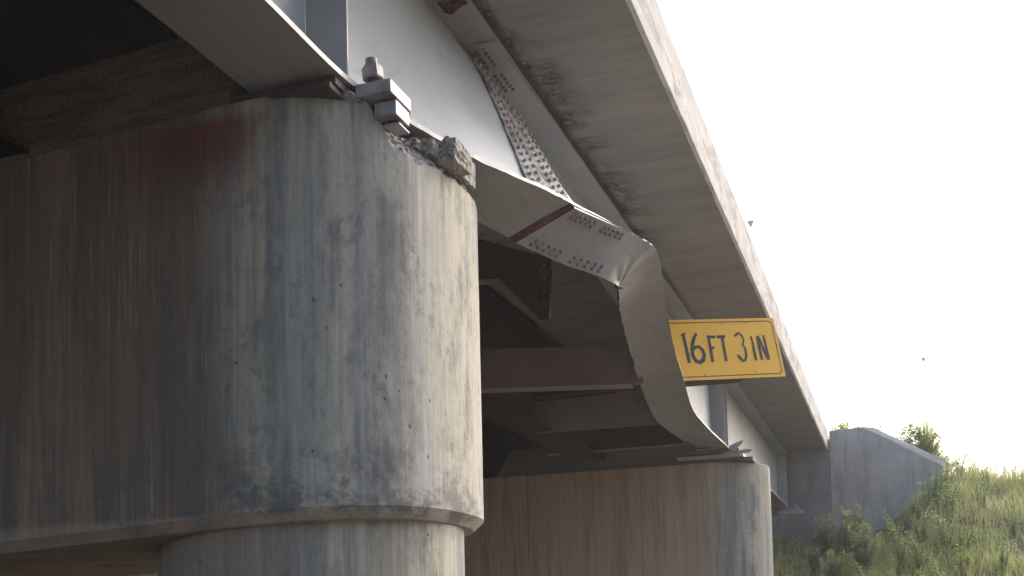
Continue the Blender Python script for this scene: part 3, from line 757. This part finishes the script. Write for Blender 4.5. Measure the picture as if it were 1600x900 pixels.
ab = hexnut('anchor_nut', (-3.13, 6.42, 3.595), .070, .095, M['bearing'], bg, R_(-6)); stud('anchor_bolt', (-3.125, 6.42, 3.50), (-3.13, 6.42, 3.61), .038, M['rust'], bg)
stud('bolt_end', (-3.138, 6.42, 3.68), (-3.145, 6.42, 3.735), .040, M['bearing'], bg)
hexnut('anchor_nut', (-3.97, 6.16, 3.50), .07, .09, M['dark_steel'], bg)
# torn concrete lip under the plate
rock('grout', (-3.30, 6.27, 3.425), .11, .06, .028, M['broken'], bg, 9, 3, .4)
bg2 = thing('bridge_bearing', (-3.5, 22.9, 3.25), 'twisted bearing plates and scrap on top of the far pier', 'bridge bearing', 'girder bearings on the piers')
from_bm('sole_plate', box_bm(-4.05, -2.98, 22.62, 23.1, 3.432, 3.496, .005), M['flange2'], bg2)
from_bm('masonry_plate', box_bm(-4.25, -2.90, 22.66, 23.2, 3.325, 3.395, .005), M['steel'], bg2)
from_bm('bearing_pad', box_bm(-3.9, -3.2, 22.7, 23.1, 3.392, 3.434), M['dark_steel'], bg2)
from_bm('base_plate', box_bm(-4.35, -2.72, 22.80, 23.3, 3.252, 3.327, .005), M['flange2'], bg2)
Ys = 22.55
for nm_, pl in (('bent_strap', [(1139,697),(1150,692),(1162,687),(1160,692),(1152,700),(1146,709),(1141,709)]), ('bent_lug', [(1150,705),(1168,701),(1176,703),(1170,707),(1152,709)]), ('bent_washer', [(1128,708),(1144,705),(1158,709),(1157,713),(1130,713)])):
    P = [onY(px, py, Ys) for px, py in pl]; plate_y(nm_, [(p.x, p.z) for p in P], Ys, .05, M['steel'], bg2, .003)
bg3 = thing('bridge_bearing', (-3.2, 35.5, 3.2), 'small light bearing plate with nut on the abutment seat', 'bridge bearing', 'girder bearings on the piers')
from_bm('sole_plate', box_bm(-3.45, -2.85, 35.35, 35.75, 3.40, 3.47, .005), M['bearing'], bg3)
from_bm('masonry_plate', box_bm(-3.50, -2.75, 35.3, 35.8, 3.27, 3.38, .005), M['steel'], bg3)
hexnut('anchor_nut', (-3.02, 35.45, 3.47), .07, .1, M['bearing'], bg3)

# ------------------------------------------------------------------ abutment
abut = thing('abutment', (-10, 36, 2.4), 'dark concrete abutment wall and beam seat closing the far end of the bridge', 'abutment')
from_bm('back_wall', box_bm(-24, -1.92, 36.0, 36.5, 2.0, 5.56, .01), M['abut'], abut)
from_bm('beam_seat', box_bm(-24, -2.05, 35.15, 35.995, -.6, 3.25, .015), M['abut'], abut)
wing = thing('wing_wall', (-.5, 36, 3.5), 'grey concrete wing wall with sloping top beside the grassy bank', 'wing wall')
face = [(-1.91, 2.0), (-1.91, 5.90), (-.88, 5.965), (-.60, 5.93), (1.42, 4.76), (1.50, 4.55), (1.50, 2.0)]
b = bmesh.new()
fr = [b.verts.new((x, 36.0 + .02, z)) for x, z in [(-1.91, 2.0), (-1.91, 5.88), (-.95, 5.93), (-.55, 5.72), (1.34, 4.56), (1.38, 4.40), (1.38, 2.0)]]
tp_ = [b.verts.new((x, 36.22, z)) for x, z in face]; bk = [b.verts.new((x, 36.6, z)) for x, z in face]
b.faces.new(fr); b.faces.new(bk[::-1])
for i in range(7):
    j = (i + 1) % 7; b.faces.new((fr[i], fr[j], tp_[j], tp_[i])); b.faces.new((tp_[i], tp_[j], bk[j], bk[i]))
from_bm('wall', b, M['wing'], wing)

# ------------------------------------------------------------------ clearance sign
h_ = ray(5710, 397).normalized(); r2, r3 = ray(1208, 496.5), ray(1228, 588)
v_ = h_.cross(r2.cross(r3)).normalized(); v_ = v_ if v_.z > 0 else -v_
n_ = h_.cross(v_).normalized(); n_ = n_ if n_.y < 0 else -n_
S0 = onY(1208, 496.5, 17.6)
sg = thing('clearance_sign', S0 - v_ * .92 - h_ * .93, 'yellow clearance sign reading 16 FT 3 IN in black hanging behind the bent flange', 'sign')
def sp(u, v, d=0): return S0 + h_ * u + v_ * v + n_ * d           # u in [-1.88,0], v in [-.919,0]
def onS(px, py):
    r = ray(px, py); q = r * (S0.dot(n_) / r.dot(n_)); return ((q - S0).dot(h_), (q - S0).dot(v_))
def rrect(u0, u1, v0, v1, r, n=6):
    P = []
    for cx, cy, a in ((u1 - r, v1 - r, 0), (u0 + r, v1 - r, 90), (u0 + r, v0 + r, 180), (u1 - r, v0 + r, 270)):
        for k in range(n + 1): t = R_(a + 90 * k / n); P.append((cx + r * math.cos(t), cy + r * math.sin(t)))
    return P
K_ = 17.6 / 16.5; W_, H_ = 1.87 * K_, .919 * K_
pl = rrect(-W_, 0, -H_, 0, .012, 2); n1 = len(pl)
def warp(u, v): return .010 * math.sin(3 * u + 1) * math.cos(2 * v)
vs = [sp(u, v, 0) for u, v in pl] + [sp(u, v, -.006) for u, v in pl]
mk('sign_panel', vs, [tuple(range(n1)), tuple(range(n1, 2 * n1))[::-1]] + [(i, (i+1) % n1, n1 + (i+1) % n1, n1 + i) for i in range(n1)], M['yellow'], sg)
a_ = rrect(-W_ + .045, -.045, -H_ + .045, -.045, .075, 8); c_ = rrect(-W_ + .060, -.060, -H_ + .060, -.060, .062, 8); n1 = len(a_)
mk('border', [sp(u, v, .002) for u, v in a_ + c_], [(i, (i+1) % n1, n1 + (i+1) % n1, n1 + i) for i in range(n1)], M['black'], sg)
def zp(x, y): return (1020 + x / 6.427, 480 + y / 6.427)
strokes = [
 [((303,268),.036), ((333,400),.042), ((368,560),.042)], [((286,292),.03), ((322,262),.034)],
 [((436,262),.034), ((412,312),.040), ((397,370),.044), ((393,430),.046), ((402,490),.048), ((432,540),.050), ((475,556),.052), ((508,528),.052), ((516,482),.046), ((498,428),.044), ((462,398),.040), ((425,402),.038), ((400,436),.036)],
 [((556,292),.034), ((580,420),.038), ((602,552),.038)], [((540,298),.034), ((625,300),.034)], [((572,412),.032), ((618,407),.032)],
 [((640,298),.034), ((726,296),.034)], [((694,298),.036), ((716,420),.036), ((738,545),.036)],
 [((822,294),.034), ((850,262),.026), ((868,262),.020), ((892,292),.026), ((912,326),.022), ((906,358),.020), ((900,386),.024), ((922,400),.022), ((932,440),.028), ((938,490),.032), ((930,530),.030), ((906,542),.036), ((876,512),.038), ((848,476),.022)],
 [((982,292),.022), ((1000,350),.024), ((1012,420),.034), ((1036,535),.034)],
 [((1046,292),.030), ((1070,410),.032), ((1096,530),.032)], [((1050,288),.034), ((1105,410),.036), ((1160,526),.034)], [((1108,282),.024), ((1136,400),.030), ((1166,528),.030)],
]
lv, lf = [], []
for st in strokes:
    P = [(Vector(onS(*zp(*p))), w) for p, w in st]; L0 = []; R0 = []
    for i, (p, w) in enumerate(P):
        d = (P[min(i+1, len(P)-1)][0] - P[max(i-1, 0)][0]).normalized(); nn = Vector((-d.y, d.x)) * w * .66
        L0.append(p + nn); R0.append(p - nn)
    b0 = len(lv); m_ = len(P)
    dd = .003 + .0004 * strokes.index(st)
    lv += [sp(q.x, q.y, dd) for q in L0 + R0]
    for i in range(m_ - 1): lf.append((b0+i, b0+i+1, b0+m_+i+1, b0+m_+i))
mk('lettering', lv, lf, M['black'], sg)
for zx, zy in ((403,160), (700,160), (932,158), (1242,386), (519,680), (1028,647), (1290,645)):
    u, v = onS(*zp(zx, zy)); vsr = [sp(u + .011 * math.cos(k * math.pi / 4), v + .011 * math.sin(k * math.pi / 4), .004) for k in range(8)]
    mk('rivet', vsr, [tuple(range(8))], M['rust'], sg)
# bracket rail under and behind the sign
q = [sp(-1.95, -H_ - .012, -.02), sp(-.70, -H_ - .005, -.02), sp(-.80, -H_ - .01, -.16), sp(-1.95, -H_ - .05, -.16)]
q2 = [p + v_ * .02 for p in q]
mk('mounting_bracket', q + q2, [(0,1,2,3), (4,7,6,5), (0,4,5,1), (1,5,6,2), (2,6,7,3), (3,7,4,0)], M['dark_steel'], sg)
for u in (-1.5, -.7):
    a0 = sp(u, -.1, -.01); a1 = sp(u, -.9, -.01); tt = h_ * .03; bk_ = -n_ * .04
    vsb = [a0 - tt, a0 + tt, a1 + tt, a1 - tt, a0 - tt + bk_, a0 + tt + bk_, a1 + tt + bk_, a1 - tt + bk_]
    mk('sign_post', vsb, [(0,1,2,3), (4,7,6,5), (0,4,5,1), (1,5,6,2), (2,6,7,3), (3,7,4,0)], M['steel'], sg)
    vs, fs = tube([sp(u, -.75, -.05), Vector((-3.5, sp(u, -.75).y + .1, 4.3))], .025, 8); mk('sign_arm', vs, fs, M['steel'], sg)

# ------------------------------------------------------------------ street lamps far beyond
def lamp(x, y, ztop, label, A=1.0):
    L = thing('street_lamp', (x, y, hill(x, y)), label, 'street lamp', 'tall lamps beyond the bridge')
    vs, fs = tube([(x, y, hill(x, y)), (x, y, ztop)], [.045, .02], 10); mk('pole', vs, fs, M['lamp'], L, smooth=50)
    hd = from_bm('lamp_head', prism_bm([(x - .05, ztop), (x + .05, ztop), (x + .13, ztop + .16), (x + .09, ztop + .2), (x - .09, ztop + .2), (x - .13, ztop + .16)], 'y', y - .1, y + .1, .01), M['lamp_head'], L)
    from_bm('lamp_lens', box_bm(x - .04, x + .04, y - .06, y + .06, ztop - .03, ztop - .002), M['glass'], hd)
lamp(1.86, 70, 15.2, 'faint pale lamp mast rising above the weeds on the bank')
pz = onY(1173, 349, 44); lamp(pz.x, 44, pz.z - .1, 'pale lamp whose head peeks over the deck edge', .6)

# ------------------------------------------------------------------ vegetation
def visible_x(y, lo=1195, hi=1660):
    return onY(lo, 800, y).x, onY(hi, 800, y).x
def blade(vs, fs, base, hgt, w, lean, az, seg=3):
    b0 = len(vs); dx, dy = math.cos(az), math.sin(az); px, py = -dy, dx
    tw = random.uniform(0, math.pi); px, py = math.cos(tw), math.sin(tw)
    for k in range(seg + 1):
        t = k / seg; ww = w * (1 - t ** 1.6) * .5 + .0006
        c = Vector((base[0] + dx * lean * hgt * t * t, base[1] + dy * lean * hgt * t * t, base[2] + hgt * (t - .22 * lean * t * t)))
        vs.append(c - Vector((px, py, 0)) * ww); vs.append(c + Vector((px, py, 0)) * ww)
    for k in range(seg): q = b0 + 2 * k; fs.append((q, q+1, q+3, q+2))
vs, fs = [], []; dv, df = [], []
def dens(x, y): return fbm((x * .55, y * .55, 7), 3)
for k in range(52000):
    y = random.uniform(24.0, 38.6); a, c = visible_x(y); x = random.uniform(a - 1.6, c + 1.4)
    if y > 35.0 and x < 1.6 and not (y > 36.7): continue
    if x < -2.2 and y > 35: continue
    d = dens(x, y)
    if random.random() > .70 + d * 1.4: continue
    hgt = random.uniform(.25, .62) * (1 + .7 * max(0, dens(x + 9, y)))
    if x < -1.6: hgt *= .7
    if x < -2.0 and random.random() < .5: continue
    blade(vs, fs, (x, y, hill(x, y) - .03), hgt, random.uniform(.010, .022), random.uniform(.1, .9), random.uniform(0, 6.28))
tag(mk('grass', vs, fs, M['grass'], smooth=None), 'dense green grass covering the bank', 'grass', kind='stuff')
# dry seed grass: thin stalks with a plume
for k in range(5200):
    y = random.uniform(25, 38.6); a, c = visible_x(y); x = random.uniform(a - .3, c + 1.2)
    if y > 34.9 and x < 1.6 and not y > 36.7: continue
    if x < -2: continue
    top = 1 if y > 34.5 else 0
    if dens(x * 1.3 + 20, y) < (.33 - .40 * top - .1 * (x > 1.5)): continue
    hgt = random.uniform(.5, .95); az = random.uniform(0, 6.28); z0 = hill(x, y)
    blade(dv, df, (x, y, z0), hgt, .007, random.uniform(.1, .5), az, 4)
    tip = dv[-1]
    for q in range(7):
        blade(dv, df, (tip.x + random.uniform(-.01, .01), tip.y, tip.z - .22 + .03 * q), .07, .014, random.uniform(.2, 1), random.uniform(0, 6.28), 2)
tag(mk('seed_grass', dv, df, M['dry']), 'dry straw coloured seed grass along the top of the bank', 'grass', kind='stuff')

def leafq(vs, fs, p, d, up_, L, w):
    d = d.normalized(); s = d.cross(up_); s = s.normalized() if s.length > .01 else Vector((1, 0, 0))
    n = s.cross(d); b0 = len(vs)
    vs += [p, p + d * L * .35 + s * w * .5 + n * L * .04, p + d * L * .75 + s * w * .38, p + d * L - n * L * .12, p + d * L * .75 - s * w * .38, p + d * L * .35 - s * w * .5 + n * L * .04]
    fs.append((b0, b0+1, b0+2, b0+3)); fs.append((b0, b0+3, b0+4, b0+5))
def weed_proto(name, stems, hgt, spread, leafL, leafW, leafmat, label, cat, group, droop=.2, per=26, plume=None, branch=0):
    o = thing(name, (0, 0, 0), label, cat, group)
    sv, sf, lv, lf, fv, ff = [], [], [], [], [], []
    for s in range(stems):
        az = random.uniform(0, 6.28); r = random.uniform(0, spread * .4); h = hgt * random.uniform(.6, 1.05); ln = random.uniform(0, spread)
        b0 = Vector((r * math.cos(az), r * math.sin(az), 0))
        pts = [b0 + Vector((math.cos(az) * ln * t * t, math.sin(az) * ln * t * t, h * t)) + Vector((random.uniform(-.01, .01), random.uniform(-.01, .01), 0)) for t in (0, .25, .5, .75, 1)]
        paths = [(pts, .010 + .006 * hgt)]
        for q in range(branch):
            t = random.uniform(.25, .9); i = int(t * 4); p = pts[i].lerp(pts[i+1], t * 4 - i); a2 = random.uniform(0, 6.28); bl = h * .32 * (1.2 - t)
            paths.append(([p, p + Vector((math.cos(a2) * bl * .5, math.sin(a2) * bl * .5, bl * .5)), p + Vector((math.cos(a2) * bl * .8, math.sin(a2) * bl * .8, bl))], .006))
        for pp, rad in paths:
            v, f = tube(pp, [rad * (1 - .8 * i / (len(pp) - 1)) for i in range(len(pp))], 5); k = len(sv); sv += v; sf += [tuple(a + k for a in ff_) for ff_ in f]
            cnt = per if pp is pts else max(5, per // 3)
            for q in range(cnt):
                t = .12 + .88 * (q + random.random() * .6) / cnt; t = min(t, .999); i = int(t * (len(pp) - 1)); p = pp[i].lerp(pp[i+1], t * (len(pp) - 1) - i)
                a2 = q * 2.4 + random.uniform(-.4, .4); el = random.uniform(-droop, .7)
                L = leafL * random.uniform(.6, 1.15) * (1.1 - .55 * t)
                leafq(lv, lf, p, Vector((math.cos(a2) * math.cos(el), math.sin(a2) * math.cos(el), math.sin(el))), Vector((0, 0, 1)), L, leafW * random.uniform(.7, 1.1))
        if plume:
            for q in range(16):
                p = pts[-1] + Vector((random.uniform(-.03, .03), random.uniform(-.03, .03), random.uniform(-.12, .06)))
                leafq(fv, ff, p, Vector((random.uniform(-1, 1), random.uniform(-1, 1), .8)), Vector((0, 0, 1)), .05, .02)
    mk('stem', sv, sf, M['stem'], o); mk('foliage', lv, lf, leafmat, o)
    if plume: mk('flower_head', fv, ff, plume, o)['kind'] = 'stuff'
    return o
def dup(o, loc, rz, sc, label=None, group=None):
    c = o.copy(); col.objects.link(c); c.location = loc; c.rotation_euler = (0, 0, rz); c.scale = (sc,) * 3
    if label: c['label'] = label
    if group: c['group'] = group
    for ch in list(o.children): d = ch.copy(); col.objects.link(d); d.parent = c
    return c
def place(proto, spots, label=None):
    for k, (px, y, sc) in enumerate(spots):
        x = onY(px, 800, y).x; loc = (x, y, hill(x, y) - .04); rz = random.uniform(0, 6.28)
        if k == 0: proto.location = loc; proto.rotation_euler = (0, 0, rz); proto.scale = (sc,) * 3
        else: dup(proto, loc, rz, sc)
wA = weed_proto('leafy_weed', 9, 1.25, .38, .17, .040, M['leaf'], 'tall leafy green weed growing among the grass on the bank', 'weed', 'leafy green weeds on the bank', per=30)
place(wA, [(1345, 29.5, 1.0), (1375, 29.0, .9), (1400, 31, 1.0), (1435, 30, 1.0), (1465, 28.5, .9), (1500, 30.5, 1.0), (1460, 34.8, 1.1), (1478, 35.2, 1.1), (1425, 34.0, 1.1), (1400, 32.2, 1.1), (1350, 32.0, 1.0), (1480, 33.5, 1.1), (1530, 33, 1.0), (1560, 29, .85), (1420, 27, .75), (1500, 27.2, .7), (1445, 35.0, .9), (1580, 31.5, .8), (1545, 35.6, .7), (1500, 36.6, .9), (1370, 27.0, .6), (1330, 27.6, .8), (1300, 26.8, .7), (1440, 32, 1.1), (1475, 31.2, 1.1), (1455, 25.6, .6), (1530, 25.4, .6), (1590, 26, .7), (1395, 25.2, .6)])
wB = weed_proto('leafy_weed', 12, 1.7, .5, .15, .036, M['leaf_dark'], 'dark bushy weed with yellow tips in front of the abutment', 'weed', 'dark weeds in front of the abutment', per=44, branch=5, plume=M['leaf_light'])
place(wB, [(1318, 32.2, 1.0), (1288, 33.0, .85), (1345, 31.0, .95), (1300, 30.0, .75), (1270, 31.5, .5), (1335, 33.8, 1.0)])
wC = weed_proto('young_weed', 8, .75, .3, .20, .045, M['leaf_light'], 'bright yellow green weed low on the bank', 'weed', 'bright young weeds low on the bank', per=22)
place(wC, [(1275, 26.2, 1.0), (1255, 27.2, .9), (1300, 25.4, .9), (1480, 28.0, 1.0), (1450, 27.0, 1.1), (1425, 29.0, .9), (1500, 29.6, 1.0), (1350, 25.6, .9), (1400, 27.4, 1.0), (1515, 26.6, .9), (1240, 25.4, .8), (1330, 26.2, .8)])
wD = weed_proto('shrub', 30, 1.55, .80, .12, .055, M['leaf_light'], 'sunlit yellow green shrub standing on the crest right of the wing wall', 'shrub', None, per=34, branch=5)
x = onY(1432, 700, 37.6).x; wD.location = (x, 37.6, hill(x, 37.6) - .1); wD.rotation_euler = (0, 0, 1); wD.scale = (1.35,) * 3
def single(src, px, y, z, sc, label):
    x = onY(px, 700, y).x; dup(src, (x, y, z), random.uniform(0, 6), sc, label, 'shrubs on the crest')
wD['group'] = 'shrubs on the crest'
single(wD, 1470, 37.3, hill(1.5, 37.3) - .1, .62, 'small yellow green shrub beside the foot of the sloping wall')
single(wD, 1404, 38.4, hill(.5, 38.4) - .1, 1.15, 'sparse light shrub peeking over the slope of the wing wall')
single(wD, 1307, 39.5, 4.1, 1.72, 'pale yellow shrub just above the wall beside the deck end')
single(wB, 1352, 38.2, 4.1, 1.42, 'thin sprig sticking up over the peak of the wing wall')
# tall pointed grass tuft on the crest
tv, tf = [], []
xt = onY(1447, 700, 37.8).x
for k in range(420):
    a = random.uniform(0, 6.28); r = random.uniform(0, .34); x = xt + r * math.cos(a); y = 37.8 + r * math.sin(a)
    blade(tv, tf, (x, y, hill(x, y)), random.uniform(1.4, 3.1) * (1 - r * 1.2), .022, random.uniform(.02, .18), a, 4)
tt_ = mk('tall_grass_tuft', tv, tf, M['grass'], loc=(xt, 37.8, hill(xt, 37.8))); tag(tt_, 'tall pointed grass tuft rising from the shrub on the crest', 'grass tuft')

# ------------------------------------------------------------------ light
w = bpy.data.worlds.new('World'); scene.world = w; w.use_nodes = True
bgn = w.node_tree.nodes['Background']; sky = w.node_tree.nodes.new('ShaderNodeTexSky'); sky.sky_type = 'NISHITA'; sky.sun_disc = False
SAZ, SEL = R_(28), R_(34)           # towards the sun: azimuth from +Y to +X
sky.sun_elevation = SEL; sky.sun_rotation = SAZ
sky.air_density = 1.0; sky.dust_density = 5.0; sky.ozone_density = 1.0
mw = w.node_tree.nodes.new('ShaderNodeMix'); mw.data_type = 'RGBA'; mw.blend_type = 'MULTIPLY'; mw.inputs[0].default_value = 1
mw.inputs[7].default_value = (.98, .995, 1.035, 1); w.node_tree.links.new(sky.outputs[0], mw.inputs[6]); w.node_tree.links.new(mw.outputs[2], bgn.inputs[0]); bgn.inputs[1].default_value = .14
sd = bpy.data.lights.new('sun', 'SUN'); sd.energy = .8; sd.angle = R_(24); sd.color = (1, .97, .93)
so = bpy.data.objects.new('sun', sd); col.objects.link(so)
dv_ = Vector((math.sin(SAZ) * math.cos(SEL), math.cos(SAZ) * math.cos(SEL), math.sin(SEL)))
so.rotation_euler = dv_.to_track_quat('Z', 'Y').to_euler(); so.location = (0, 0, 20)
vs_ = scene.view_settings; vs_.view_transform = 'Standard'; vs_.look = 'None'; vs_.gamma = 1.0; vs_.use_curve_mapping = False
vs_.exposure = 1.58

# ------------------------------------------------------------------ hazy air
hb = box_bm(-140, 140, -30, 150, GZ - 1.2, 24)
hz = from_bm('haze', hb, [bpy.data.materials.new('haze air')]); tag(hz, kind='stuff')
hm_ = hz.data.materials[0]; hm_.use_nodes = True; nt = hm_.node_tree; nt.nodes.remove(nt.nodes['Principled BSDF'])
pv = nt.nodes.new('ShaderNodeVolumePrincipled'); pv.inputs['Density'].default_value = .0009; pv.inputs['Color'].default_value = (.93, .93, .95, 1); pv.inputs['Anisotropy'].default_value = .4
nt.links.new(pv.outputs[0], nt.nodes['Material Output'].inputs['Volume'])
